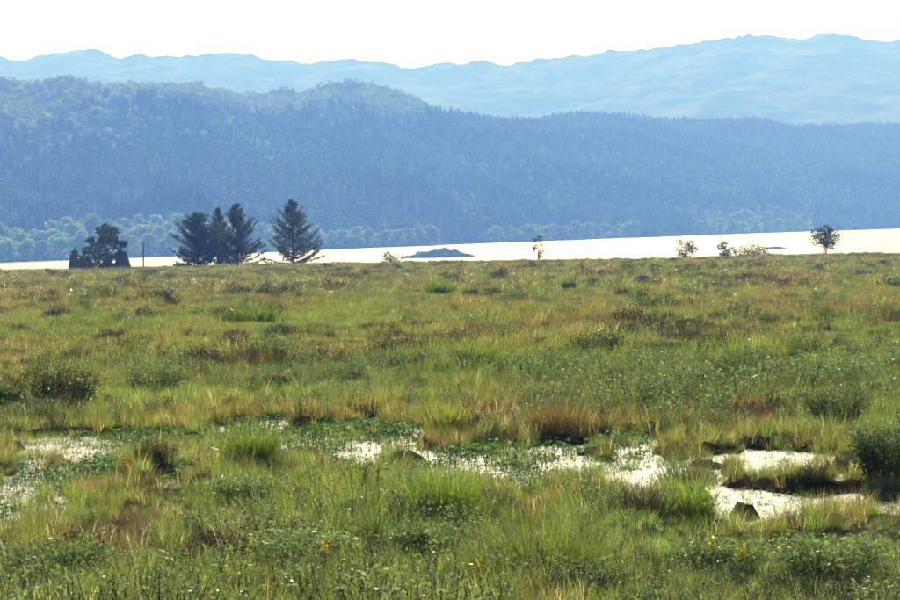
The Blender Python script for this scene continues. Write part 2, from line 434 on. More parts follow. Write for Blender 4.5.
def shrub_soup(w, h, n_stem, n_leaf, size, cols, r, ellipse=.8):
    """stems and foliage of one leafy bush, w wide and h high"""
    st, fo = Soup(), Soup()
    for i in range(n_stem):
        a = r.uniform(0, 2 * np.pi); q = .3 * w * math.sqrt(r.uniform())
        b = np.array([q * math.cos(a), q * math.sin(a) * ellipse, 0])
        a2 = a + r.normal(0, .5); out = w * .5 * r.uniform(.1, 1.0); hh = h * r.uniform(.6, 1.0) * (1.05 - .55 * (out * .7 / (w * .5)) ** 1.5)
        e = b + np.array([out * math.cos(a2) * .7, out * math.sin(a2) * ellipse * .7, hh])
        m = (b + e) / 2 + np.array([0, 0, hh * .12]) + r.normal(0, .04 * w, 3) * [1, 1, 0]
        rr = .007 * (h ** .5)
        tube(st, [b, m, e], [rr, rr * .7, rr * .3], 4)
        t = r.uniform(.2, 1.05, n_leaf) ** .75
        P = ((1 - t) ** 2)[:, None] * b + (2 * t * (1 - t))[:, None] * m + (t ** 2)[:, None] * e
        P = P + r.normal(0, 1, (n_leaf, 3)) * (.085 * w) * np.array([1, 1, .55])
        P[:, 2] = np.maximum(P[:, 2], .02)
        leaves(fo, P, size, cols, r)
    return st, fo

GREEN = ((.085, .15, .022), (.12, .18, .03), (.16, .20, .035))
YELLOW = ((.15, .18, .04), (.19, .20, .05), (.12, .16, .035))
OCHRE = ((.20, .155, .055), (.24, .185, .075), (.17, .16, .05))
RED = ((.10, .06, .032), (.13, .09, .04), (.095, .075, .03))
STRAW = ((.50, .44, .30), (.42, .36, .24), (.55, .52, .42))
MYRT = ((.14, .20, .075), (.19, .25, .105), (.24, .29, .135), (.18, .25, .075))
DARKL = ((.045, .075, .025), (.065, .10, .035), (.035, .055, .025))
HEATH = ((.09, .055, .045), (.06, .05, .03), (.11, .08, .06), (.06, .075, .035))
VIV = ((.11, .20, .03), (.15, .23, .04), (.20, .25, .045))

def coll(name, meshes, m):
    c = bpy.data.collections.new(name)
    for i, me in enumerate(meshes):
        me.materials.append(m)
        o = bpy.data.objects.new('%s_%02d' % (name, i), me); c.objects.link(o)
    return c
def clump(n, h, sp, w, lean, curve, cols, tip=None):
    s = Soup(); blades(s, n, h, sp, w, lean, curve, cols, tip); return s.mesh('clump')
tipR = (.22, .12, .06); tipY = (.24, .22, .09)
# near clumps: 0-3 green, 4-7 yellow-green, 8-10 ochre, 11-13 red brown, 14-16 vivid
near_grass = []
for cols, n, tip in ((GREEN, 4, tipY), (YELLOW, 4, tipY), (OCHRE, 3, tipR), (RED, 3, tipR), (VIV, 3, None)):
    for k in range(n):
        near_grass.append(clump(30, .34, .12, .0062, .5, .28, cols + (STRAW[:1] if k == 1 else ()), tip))
far_grass = []
for cols, n, tip in ((GREEN, 4, tipY), (YELLOW, 4, tipY), (OCHRE, 3, tipR), (RED, 3, tipR), (VIV, 3, None)):
    for k in range(n):
        far_grass.append(clump(52, .34, .30, .016, .6, .28, cols + (STRAW[:1] if k == 1 else ()), tip))
straw = [clump(5, .42, .12, .007, .9, .55, STRAW) for k in range(4)]
def sprig(w, h, ns, nl, size, cols):
    st, fo = shrub_soup(w, h, ns, nl, size, cols, rng)
    for v, q, c in zip(st.v, st.q, st.c): pass
    s = Soup()
    for so in (st, fo):
        for f in so.q: pass
        s.add(np.concatenate(so.v), np.concatenate(so.q), None, np.concatenate(so.c))
    return s.mesh('sprig')
myrtle = [sprig(.34, .30, 8, 20, .028, MYRT) for k in range(5)]
far_myrtle = [sprig(.7, .40, 14, 18, .055, MYRT) for k in range(4)]
heather = [sprig(.38, .2, 16, 16, .022, HEATH) for k in range(4)]
def bean():
    s = Soup()
    for i in range(11):
        x, y = rng.normal(0, .14, 2); h = rng.uniform(.02, .10)
        tube(s, [(x, y, -.08), (x + .01, y, h)], [.004, .003], 3, (.1, .14, .04))
        a0 = rng.uniform(0, 6.28)
        for k in range(3):
            a = a0 + k * 2.1; d = np.array([math.cos(a), math.sin(a), rng.uniform(.1, .7)]); d /= np.linalg.norm(d)
            t = np.array([-math.sin(a), math.cos(a), rng.uniform(-.3, .3)]); L = rng.uniform(.04, .062); b = np.array([x + .01, y, h])
            c = np.array(((.10, .21, .04), (.14, .26, .05), (.09, .18, .05))[rng.integers(3)])
            s.add([b, b + d * L * .5 + t * L * .26, b + d * L, b + d * L * .5 - t * L * .26], [(0, 1, 2, 3)], None, c)
    return s.mesh('bogbean')
bogbean = [bean() for k in range(6)]
def conifer(seed):
    r = np.random.default_rng(seed); s = Soup(); N = 9; T = 8
    tube(s, [(0, 0, -1), (0, 0, .9)], [.012, .006], 3, (.05, .04, .03))
    for k in range(T):
        f = k / T; z0 = .10 + .80 * f; R = .155 * (1 - f) ** .85 * r.uniform(.85, 1.15) + .012
        a = np.arange(2 * N) * np.pi / N + r.uniform(0, 3); q = R * np.where(np.arange(2 * N) % 2, .5, 1) * r.uniform(.7, 1.25, 2 * N)
        ring = np.stack([q * np.cos(a), q * np.sin(a), z0 - .25 * q + r.uniform(-.015, .015, 2 * N)], 1)
        V = np.vstack([ring, [[0, 0, z0 + .16 + .03 * r.uniform()]]])
        Tt = [(i, (i + 1) % (2 * N), 2 * N) for i in range(2 * N)]
        s.add(V, None, Tt, np.array((.20, .29, .14)) * r.uniform(.4, 1.5))
    return s.mesh('conifer')
conifers = [conifer(100 + k) for k in range(6)]
def crown_soup(r, lobes, nleaf, size, cols, w=1.0, h=1.0, z0=.25):
    """a crown of leafy lobes about a unit tree: leaves lie over the lobes' skins and a few inside"""
    s = Soup(); C = []
    for i in range(lobes):
        a = r.uniform(0, 6.28); f = r.uniform(0, 1); q = .33 * math.sin(math.pi * (.25 + .65 * f)) * math.sqrt(r.uniform(.15, 1)) * w
        C.append((q * math.cos(a), q * math.sin(a), (z0 + (.88 - z0) * f) * h, r.uniform(.11, .2)))
    for (x, y, z, R) in C:
        d = r.normal(size=(nleaf, 3)); d /= np.linalg.norm(d, axis=1, keepdims=True); d[:, 2] = np.where(d[:, 2] < -.5, -d[:, 2], d[:, 2])
        q = R * r.uniform(.72, 1.06, (nleaf, 1))
        leaves(s, np.array([x, y, z]) + d * q * [1, 1, .8], size, cols, r, d * .8, .7, .2)
    return s
LF = ((.22, .33, .11), (.28, .38, .14), (.19, .28, .10), (.34, .42, .17))
far_bush = [crown_soup(np.random.default_rng(300 + k), 9, 40, .12, LF, 1.3, .8, .1).mesh('bush') for k in range(4)]

def scatter(name, P, rot, scl, idx, c, label, cat, single=False):
    n = len(P)
    me = bpy.data.meshes.new(name); me.vertices.add(n); me.vertices.foreach_set('co', np.asarray(P, np.float32).ravel())
    for nm, ty, key, dat in (('rot', 'FLOAT_VECTOR', 'vector', rot), ('scl', 'FLOAT_VECTOR', 'vector', scl), ('idx', 'INT', 'value', idx)):
        a = me.attributes.new(nm, ty, 'POINT'); a.data.foreach_set(key, np.asarray(dat, np.int32 if ty == 'INT' else np.float32).ravel())
    o = obj(name, me)
    g = bpy.data.node_groups.new(name, 'GeometryNodeTree')
    g.interface.new_socket('Geometry', in_out='INPUT', socket_type='NodeSocketGeometry')
    g.interface.new_socket('Geometry', in_out='OUTPUT', socket_type='NodeSocketGeometry')
    N = g.nodes; gi = N.new('NodeGroupInput'); go = N.new('NodeGroupOutput'); ip = N.new('GeometryNodeInstanceOnPoints')
    ci = N.new('GeometryNodeCollectionInfo'); ci.inputs['Collection'].default_value = c
    ci.inputs['Separate Children'].default_value = True; ci.inputs['Reset Children'].default_value = True
    def na(nm, ty):
        x = N.new('GeometryNodeInputNamedAttribute'); x.data_type = ty; x.inputs['Name'].default_value = nm; return x.outputs['Attribute']
    L = g.links.new
    L(gi.outputs[0], ip.inputs['Points']); L(ci.outputs[0], ip.inputs['Instance']); ip.inputs['Pick Instance'].default_value = True
    L(na('idx', 'INT'), ip.inputs['Instance Index']); L(na('rot', 'FLOAT_VECTOR'), ip.inputs['Rotation']); L(na('scl', 'FLOAT_VECTOR'), ip.inputs['Scale'])
    L(ip.outputs[0], go.inputs[0])
    md = o.modifiers.new('spread', 'NODES'); md.node_group = g
    return tag(o, label, cat, kind='stuff')
def fan(n, d0, d1, half=13.5):
    d = np.sqrt(rng.uniform(size=n) * (d1 * d1 - d0 * d0) + d0 * d0); a = np.radians(rng.uniform(-half, half, n))
    return d * np.sin(a), d * np.cos(a)
def rots(n, tilt=.12): return np.stack([rng.normal(0, tilt, n), rng.normal(0, tilt, n), rng.uniform(0, 6.283, n)], 1)

# ---- forest on the hill
GROVES = []     # (az0, az1, depth from shore in metres) kept for broadleaf trees
for p0, p1, dep in ((-60, 232, 150), (232, 302, 110), (302, 436, 70), (490, 570, 60), (572, 642, 70), (698, 815, 190)):
    GROVES.append((float(az_of(p0)), float(az_of(p1)), dep))
n = 170000
az = rng.uniform(A0 + .01, A1 - .01, n); d = np.sqrt(rng.uniform(1400 ** 2, 5000 ** 2, n))
s = shore_d(az); r_ = interp(az, R1d); t = (d - s) / (r_ - s)
x = d * np.sin(az); y = d * np.cos(az)
top = interp(az, [(-300, .44), (0, .44), (150, .50), (300, .53), (400, .58), (445, .76), (480, 1.06), (1300, 1.08)])
dens = 1 - smooth(-.03, .12, t - top + .10 * fbm(x / 160, y / 160, 3, 55))
glade = fbm(x / 190, y / 110, 3, 56); dens = dens * np.where(glade > .5, .2, 1)
keep = (d - s > 9 + 5 * vn(az * 300, 0 * az, 3)) & (rng.uniform(size=n) < dens)
for a0, a1, dep in GROVES:
    keep &= ~((az > a0) & (az < a1) & (d - s < dep * (1 + .3 * vn(az * 200, 0 * az, 8))))
x, y, t = x[keep], y[keep], t[keep]
P = np.stack([x, y, hill1(x, y) - .4], 1)
hh = (11 + 4 * fbm(x / 140, y / 140, 2, 57)) * rng.uniform(.55, 1.3, len(x)); ww = hh * rng.uniform(1.1, 1.7, len(x))
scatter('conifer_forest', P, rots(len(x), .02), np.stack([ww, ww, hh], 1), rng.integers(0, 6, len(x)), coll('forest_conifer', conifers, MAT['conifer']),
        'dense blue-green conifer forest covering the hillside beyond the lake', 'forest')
n = 42000
az = rng.uniform(A0 + .01, A1 - .01, n); d = np.sqrt(rng.uniform(1500 ** 2, 4900 ** 2, n))
s = shore_d(az); r_ = interp(az, R1d); t = (d - s) / (r_ - s); x = d * np.sin(az); y = d * np.cos(az)
top = interp(az, [(-300, .44), (0, .44), (150, .50), (300, .53), (400, .58), (445, .76), (480, 1.0), (1300, 1.0)])
w_ = np.where(az < az_of(450), smooth(-.15, .03, t - top) * (1 - .2 * smooth(.1, .3, t - top)), .14)
keep = (t < 1.02) & (t > .12) & (rng.uniform(size=n) < w_ * (.45 + .9 * (fbm(x / 120, y / 120, 3, 58) > -.05)))
for a0, a1, dep in GROVES:
    keep |= (az > a0) & (az < a1) & (d - s < dep * 1.1) & (d - s > 12)
x, y = x[keep], y[keep]; h_ = rng.uniform(3, 7.5, len(x)) * np.where(hill1(x, y) > 120, 1.0, 1.3)
scatter('hillside_scrub', np.stack([x, y, hill1(x, y) - .3], 1), rots(len(x), .05), np.stack([h_ * 1.1, h_ * 1.1, h_], 1), rng.integers(0, 4, len(x)),
        coll('scrub_bush', far_bush, MAT['far_leaf']), 'pale scrub scattered over the open upper slope left of the conifers', 'scrub')

# ---- bog vegetation
def lush(x, y): return fbm(x / 2.6, y / 3.6, 4, 30)
def grass_pick(x, y, n):
    """colour family of each clump from the lie of the bog"""
    a = fbm(x / 5, y / 8, 4, 31) + .35 * rng.normal(size=n) + .16 * (1 - smooth(24, 60, y))
    g = np.where(a < -.48, 3, np.where(a < -.22, 2, np.where(a < .12, 1, 0)))
    far = smooth(70, 180, y); g = np.where((rng.uniform(size=n) < .30 * far) & (g == 0), 2, g); g = np.where((rng.uniform(size=n) < .35) & (g == 0) & (y < 32), 4, g)
    near = y < 130
    rm = np.full(n, -9.0); rm[near] = inreg(REDG, x[near], y[near], .6, 61); g = np.where((rm > 0) & (rng.uniform(size=n) < .75), 3, g)
    vm = np.full(n, -9.0); vm[near] = inreg(VIVID, x[near], y[near], .6, 62); g = np.where((vm > 0) & (rng.uniform(size=n) < .7), 4, g)
    lo = np.array([0, 4, 8, 11, 14])[g]; ln = np.array([4, 4, 3, 3, 3])[g]
    return lo + (rng.uniform(size=n) * ln).astype(int)
cg = coll('near_clump', near_grass, MAT['grass']); cf = coll('far_clump', far_grass, MAT['grass'])
def ring_low(x, y):
    """plants stay short on the wet margin so that the open water shows over them"""
    p = pool(x, y); q = pool(x, y + 1.2); q2 = pool(x, y + 2.4)
    return 1 - .66 * smooth(-.5, .0, p) - .5 * smooth(-.35, .05, np.maximum(q, q2)) * (p < .0)
def sow(name, n, d0, d1, c, label, cat, pick, hs, gate=None, wet=False, tilt=.12, wide=1.0):
    x, y = fan(n, d0, d1)
    p = pool(x, y)
    gz = ground_z(x, y); keep = (gz < WATER_Z - .01) & (y < 40) & (y > 12) if wet else (gz > WATER_Z + .012) | (y > 40)
    if not wet and d0 < 40: keep &= inreg(MOSS, x, y, .5, 70) < .1
    if gate is not None: keep &= rng.uniform(size=n) < gate(x, y)
    x, y = x[keep], y[keep]; m = len(x)
    z = ground_z(x, y) if not wet else np.full(m, WATER_Z)
    s_ = hs * np.clip(.85 + 1.0 * lush(x, y), .45, 1.8) * rng.uniform(.65, 1.3, m)
    if not wet:
        rl = ring_low(x, y); s_ = np.maximum(s_ * np.maximum(rl, .3), np.where(rl < .6, .22, .34) * rng.uniform(.8, 1.3, m))
    return scatter(name, np.stack([x, y, z - .01], 1), rots(m, tilt), np.stack([s_ * wide, s_ * wide, s_], 1), pick(x, y, m), c, label, cat)
def rnd(k): return lambda x, y, m: rng.integers(0, k, m)
sow('moor_grass', 26000, 8, 42, cg, 'yellow-green moor grass carpeting the nearer bog', 'grass', grass_pick, .62)
sow('moor_grass', 30000, 42, 105, cf, 'olive moor grass spread over the middle of the bog', 'grass', grass_pick, .58)
sow('moor_grass', 62000, 105, 332, cf, 'brownish moor grass on the far bog up to its edge', 'grass', grass_pick, .72, wide=1.9)
cm = coll('myrtle_sprig', myrtle, MAT['myrtle']); cfm = coll('far_myrtle_sprig', far_myrtle, MAT['myrtle'])
def mgate(x, y): return np.clip(.35 + 1.4 * fbm(x / 2.2, y / 3.2, 3, 33), .03, 1)
sow('bog_myrtle', 9000, 8, 42, cm, 'grey-green bog myrtle growing through the nearer grass', 'undergrowth', rnd(5), 1.05, mgate)
sow('bog_myrtle', 25000, 42, 330, cfm, 'dull green bog myrtle dotted through the farther bog', 'undergrowth', rnd(4), .72, mgate)
ch = coll('heather_sprig', heather, MAT['heather'])
sow('heather', 7000, 8, 60, ch, 'dark brown heather low among the grass', 'heather', rnd(4), 1.2, lambda x, y: np.clip(.05 + 2.4 * fbm(x / 1.3, y / 2.0, 3, 35), 0, 1))
sow('heather', 12000, 60, 325, ch, 'dark heather spotting the far bog', 'heather', rnd(4), 2.1, lambda x, y: np.clip(-.05 + 2.6 * fbm(x / 3, y / 5, 3, 36), 0, 1))
cs = coll('dry_stem', straw, MAT['straw'])
sow('dry_grass', 2200, 8, 60, cs, 'bleached dead grass stems arching over the living grass', 'dry grass', rnd(4), .8, lambda x, y: np.clip(.15 + 1.6 * fbm(x / 1.2, y / 1.8, 3, 37), .02, 1))
sow('dry_grass', 7000, 60, 325, cs, 'pale dead stems flecking the far bog', 'dry grass', rnd(4), .7, lambda x, y: np.clip(.1 + 1.4 * fbm(x / 3, y / 5, 3, 38), .02, 1), wide=2.0)
cb = coll('bogbean_leaf', bogbean, MAT['bogbean'])
def weedy(x, y): return np.where((inreg(OPEN, x, y) > .02) & (inreg(WEEDY, x, y) < .1), .2, np.clip(.55 + 2.2 * fbm(x / .24, y / .45, 3, 39) + .15 * smooth(-1.5, -3.2, x), .12, 1))
sow('bogbean', 15500, 15, 40, cb, 'green bogbean leaves standing in the shallow pools', 'water plants', rnd(6), 1.0, weedy, wet=True, tilt=.05)

def bankgate(x, y): return np.clip((inreg(BANK, x, y, .4, 60) > -.1) * .4 + ((pool(x, y) > -.6) & (pool(x, y) < .35)) * .7, 0, 1)
def banksow(name, n, c, label, cat, pick, hs):
    x, y = fan(n, 15, 38); g_ = ground_z(x, y); k_ = (rng.uniform(size=n) < bankgate(x, y)) & (g_ > WATER_Z - .02)
    x, y, g_ = x[k_], y[k_], g_[k_]; m = len(x); s_ = hs * rng.uniform(.5, 1.3, m)
    return scatter(name, np.stack([x, y, g_ - .01], 1), rots(m, .15), np.stack([s_] * 3, 1), pick(x, y, m), c, label, cat)
banksow('sedge', 34000, cg, 'short mixed sedge fringing the pool margins', 'sedge', lambda x, y, m: rng.choice([0, 1, 4, 5, 8, 11, 12, 14], m), .46)
x, y = fan(9000, 15, 38); k_ = (pool(x, y) > .0) & (inreg(OPEN, x, y) < .15) & (fbm(x / .7, y / 1.3, 3, 43) > .12)
x, y = x[k_], y[k_]; m = len(x); s_ = rng.uniform(.25, .6, m)
scatter('pool_sedge', np.stack([x, y, np.full(m, WATER_Z - .02)], 1), rots(m, .1), np.stack([s_] * 3, 1), rng.choice([0, 2, 14, 15, 16, 5], m), cg, 'vivid green sedge standing in the weedy pools', 'sedge')
banksow('heather', 2500, ch, 'low russet heather on the peat banks between the pools', 'heather', rnd(4), .55)

# ------------------------------------------------------------------ things: individual bog plants
def place(px, py, w, h, fn=ground_z):
    c, d = at(px, py, base_z); z = float(fn(np.array([c[0]]), np.array([c[1]]))[0])
    return (c[0], c[1], z), w * d / F, h * d / F, d
def tussock(label, px, py, w, h, cols, name='grass_tussock', cat='tussock', group=None, tip=None, n=None, lean=.75, m='grass', seed=None, curve=.3):
    r = np.random.default_rng(seed or int(px * 7 + py))
    p, W, H, d = place(px, py, w, h)
    s_ = Soup(); n = n or int(min(900, 260 + 5 * w))
    bw = max(.006, .85 * d / F)
    for k in range(3):
        blades(s_, n // 3, H * (1.15, 1.0, .7)[k], W * (.28, .36, .42)[k], bw, lean, curve, cols, tip, .35, r, ellipse=.7)
    o = obj(name, s_.mesh(name), MAT[m], loc=p)
    return tag(o, label, cat, group)
def bush(label, px, py, w, h, cols, name='bog_myrtle_bush', cat='bush', group=None, leaf=2.6, ns=None, nl=None, m='myrtle', lift=0):
    r = np.random.default_rng(int(px * 5 + py * 3))
    p, W, H, d = place(px, py, w, h)
    ns = ns or int(16 + w * .5); nl = nl or 52
    H = (H + .10) * 1.15 if py < 500 else H * .72; st, fo = shrub_soup(W * 1.15, H, int(ns * 1.3), nl, 1.15 * leaf * d / F, cols, r)
    e = empty(name, p); tag(e, label, cat, group)
    obj('stems', st.mesh('stems'), MAT['twig'], e); obj('foliage', fo.mesh('foliage'), MAT[m], e)
    return e
DG = GREEN[:2] + DARKL[:1]
bush('wide dark green bush left of the pools, near the photo\'s left edge', 63, 414, 62, 34, DARKL + MYRT[:1], leaf=2.4, ns=60)
bush('dark bush cut off by the left edge of the photo', 2, 417, 34, 18, DARKL, leaf=2.2)
bush('tall dark bush at the right edge beside the open pool', 886, 489, 60, 38, DARKL + GREEN[:1], leaf=3.2, ns=60)
bush('blue-green bush above the open pool on the right', 838, 431, 58, 28, MYRT, leaf=2.6, ns=40)
bush('blue-green bush farther back, left of the bright green grass patch', 742, 394, 62, 32, MYRT, ns=40)
bush('low spreading bush just before the bright green grass at right', 822, 391, 80, 26, MYRT, ns=44)
bush('rounded bog myrtle bush in the bottom middle foreground', 432, 556, 64, 42, MYRT, leaf=4.0, ns=40)
bush('grey-green bog myrtle bush at the bottom left of centre', 300, 575, 90, 50, MYRT, leaf=4.2, ns=44)
bush('broad bog myrtle bush at the bottom right corner', 835, 585, 110, 60, MYRT, leaf=4.2, ns=56)
bush('low leafy bush behind the left pool, right of the dark green bush', 155, 398, 56, 24, MYRT, ns=34)
bush('leafy bush with bright rims, right of the dark grass tussocks', 598, 364, 46, 20, DARKL + GREEN[:1], leaf=2.0)
bush('bog myrtle bush in front of the small left pool', 255, 505, 70, 36, MYRT, leaf=3.6, ns=36)
bush('bog myrtle bush at the bottom right, left of the corner bush', 720, 575, 80, 44, MYRT, leaf=4.2, ns=40)
bush('grey bog myrtle bush low in the bottom left corner', 60, 585, 90, 44, MYRT, leaf=4.2, ns=40)
tussock('rounded bright green grass tussock beside the small left pool', 254, 472, 74, 38, VIV[:2] + GREEN, tip=(.28, .30, .05), n=900)
tussock('small dark red-brown tussock on the ochre moss by the left pool', 151, 474, 36, 24, HEATH + DARKL[:1], n=420, m='heather')
tussock('small dark purple tussock right of the bright green tussock', 308, 457, 30, 24, HEATH + DARKL, n=420, m='heather')
tussock('largest green grass tussock, bottom middle of the photo', 545, 594, 150, 76, VIV + YELLOW, tip=tipY, n=1000, lean=.6)
tussock('bright green tussock behind the rounded foreground myrtle bush', 440, 528, 96, 52, VIV + GREEN, n=800, lean=.6)
tussock('dark-sided hummock on the left bank of the open pool', 690, 478, 74, 34, DARKL + HEATH + GREEN[:1], name='grassy_hummock', cat='hummock', n=800)
tussock('small dark tussock standing in the open pool', 748, 476, 24, 16, HEATH + DARKL, m='heather', n=260)
tussock('low dark tussock at the right end of the middle peat bank', 812, 489, 44, 16, HEATH + DARKL + RED[:1], m='heather', n=360)
tussock('wide dark-footed green tussock in mid-bog, just right of centre', 482, 376, 74, 28, GREEN + DARKL[:1], n=700, lean=.5)
tussock('yellow-green tussock right of the wide dark-footed one', 545, 370, 44, 18, YELLOW, n=420)
tussock('dark heather hummock farther back at right centre', 686, 346, 44, 15, HEATH + DARKL, name='heather_hummock', cat='hummock', m='heather', n=420)
tussock('small dark heather tuft just before the right centre hummock', 671, 360, 22, 12, HEATH + DARKL, name='heather_hummock', cat='hummock', m='heather', n=260)
tussock('grey dome of heather on the left, far behind the dark bush', 58, 323, 30, 17, HEATH + ((.2, .19, .16),), name='heather_hummock', cat='hummock', m='heather', n=420)
tussock('small brown heather tuft just left of a small dark green tuft', 237, 347, 26, 12, HEATH, name='heather_hummock', cat='hummock', m='heather', n=300)
tussock('small dark green tuft right of the brown heather tuft', 272, 348, 24, 13, DARKL + GREEN[:1], n=300)
tussock('clump of tall green rushes left of centre on the far bog', 250, 327, 84, 20, GREEN + DARKL[:1], name='rush_clump', cat='rushes', n=600, lean=.4)
tussock('clump of bright rushes right of the spruces on the far bog', 440, 298, 38, 16, GREEN + VIV[:1], name='rush_clump', cat='rushes', n=420, lean=.4)
tussock('dark heather mound right of the bright far rushes', 472, 301, 24, 9, HEATH + DARKL, name='heather_hummock', cat='hummock', m='heather', n=300)
tussock('dark tuft below the thin sapling on the far bog', 569, 292, 17, 9, DARKL + HEATH, name='heather_hummock', cat='hummock', m='heather', n=260)
tussock('dark tuft right of and below the grey boulder', 623, 300, 18, 10, DARKL + HEATH, name='heather_hummock', cat='hummock', m='heather', n=260)
tussock('left of two tiny dark tufts near the far edge', 641, 271, 9, 5, DARKL + HEATH, name='heather_hummock', cat='hummock', m='heather', n=160)
tussock('right of two tiny dark tufts near the far edge', 655, 271, 9, 6, DARKL + HEATH, name='heather_hummock', cat='hummock', m='heather', n=160)
tussock('small dark tuft alone at the right of the far bog', 757, 283, 14, 8, DARKL + HEATH, name='heather_hummock', cat='hummock', m='heather', n=220)
tussock('red-brown sedge clump in mid-bog behind the weedy pool', 455, 408, 40, 13, RED + HEATH, name='sedge_clump', cat='sedge', n=360)
tussock('russet sedge bank behind the middle of the weedy pool', 560, 438, 90, 28, RED + OCHRE[:1], name='sedge_clump', cat='sedge', n=700, lean=.3)
tussock('green sedge bank left of the russet one', 450, 438, 60, 26, YELLOW + GREEN, name='sedge_clump', cat='sedge', n=500, lean=.3)
tussock('dark brown heather hummock at lower right, below the pool\'s left end', 640, 528, 74, 36, HEATH + RED[:1], name='heather_hummock', cat='hummock', m='heather', n=600)
tussock('bleached arching grass tussock at lower left', 238, 553, 60, 34, STRAW, name='dry_tussock', cat='tussock', m='straw', n=120, lean=1.1, curve=.6)
tussock('bleached grass tussock at the bottom left corner', 14, 588, 60, 40, STRAW + HEATH[:1], name='dry_tussock', cat='tussock', m='straw', n=160, lean=1.1, curve=.6)
tussock('green tussock on the right of the russet heather, lower right', 690, 525, 60, 44, VIV[:2] + YELLOW, n=500, lean=.5)

# stones
def rock(label, px, py, w, h, m, seed, depth=.8, name='boulder', cat='boulder', bury=.2):
    import bmesh
    p, W, H, d = place(px, py, w, h)
    bm = bmesh.new(); bmesh.ops.create_icosphere(bm, subdivisions=3, radius=1)
    for v in bm.verts:
        c = v.co; k = 1 + .22 * float(fbm(np.array([c.x * 1.3 + seed]), np.array([c.y * 1.3 + c.z * 2.1]), 3, seed)[0])
        v.co = Vector((c.x * W / 2 * k, c.y * W / 2 * depth * k, (c.z * k + 1 - 2 * bury) * H / 2 * 1.15))
    me = bpy.data.meshes.new(name); bm.to_mesh(me); bm.free()
    for f in me.polygons: f.use_smooth = True
    return tag(obj(name, me, MAT[m], loc=(p[0], p[1], p[2] + .05)), label, cat)
rock('grey boulder with a pale top on the far bog', 642, 284, 14, 8, 'stone', 3)
rock('small white boulder half sunk in the far bog', 576, 312, 13, 10, 'pale_stone', 5)
# cotton grass heads, the few that stand out
def cotton(label, px, py, hpx=4):
    p, W, H, d = place(px, py + 5, 4, hpx); r = np.random.default_rng(px * 3 + py)
    e = empty('cotton_grass', p); tag(e, label, 'cotton grass', 'white cotton grass heads')
    s_ = Soup(); z = 9 * d / F
    tube(s_, [(0, 0, 0), (.02, 0, z * .6), (.04, 0, z)], [.004, .003, .003], 4, (.18, .2, .06)); obj('stem', s_.mesh('stem'), MAT['grass'], e)
    s_ = Soup(); q = r.normal(size=(70, 3)); q /= np.linalg.norm(q, axis=1, keepdims=True); R = 1.7 * d / F
    leaves(s_, np.array([.04, 0, z]) + q * R * .4 * [1, 1, .8], R * .8, ((.85, .85, .82),), r, q, .5); obj('head', s_.mesh('head'), MAT['white'], e)
for a in (('white cotton head right of the grey boulder', 712, 307), ('white cotton head up and right of the first one beside boulder', 734, 300),
          ('white cotton head farthest back on the right', 815, 294), ('bright white cotton head behind the right-hand bushes', 754, 352),
          ('white cotton head just behind the low spreading bush', 813, 366), ('small cotton head nearest the left blue-green bush', 752, 363),
          ('small cotton head between the two blue-green bushes', 766, 368), ('cotton head above the low spreading bush', 826, 356)):
    cotton(*a)
# ochre asphodel and small yellow flowers
def asphodel(label, px, py):
    p, W, H, d = place(px, py, 4, 16); r = np.random.default_rng(px + py)
    e = empty('bog_asphodel', p); tag(e, label, 'flower', 'yellow bog flowers'); z = 16 * d / F + .12
    s_ = Soup(); tube(s_, [(0, 0, 0), (.01, 0, z)], [.004, .003], 4, (.16, .2, .05)); obj('stem', s_.mesh('stem'), MAT['grass'], e)
    s_ = Soup(); P_ = np.stack([.01 + r.normal(0, .012, 40), r.normal(0, .012, 40), z - r.uniform(0, .09, 40)], 1)
    leaves(s_, P_, .035, ((.65, .42, .03), (.7, .5, .05)), r); obj('flower_spike', s_.mesh('flower_spike'), MAT['straw'], e)
for a in (('orange-yellow flower just in front of the left pool', 127, 490), ('yellow flower at the bottom, right of the largest tussock', 711, 578),
          ('yellow flower at lower right, left of the corner bush', 741, 580), ('yellow flower low at the bottom centre', 476, 598), ('orange flower at the bottom left of centre', 325, 590)):
    asphodel(*a)

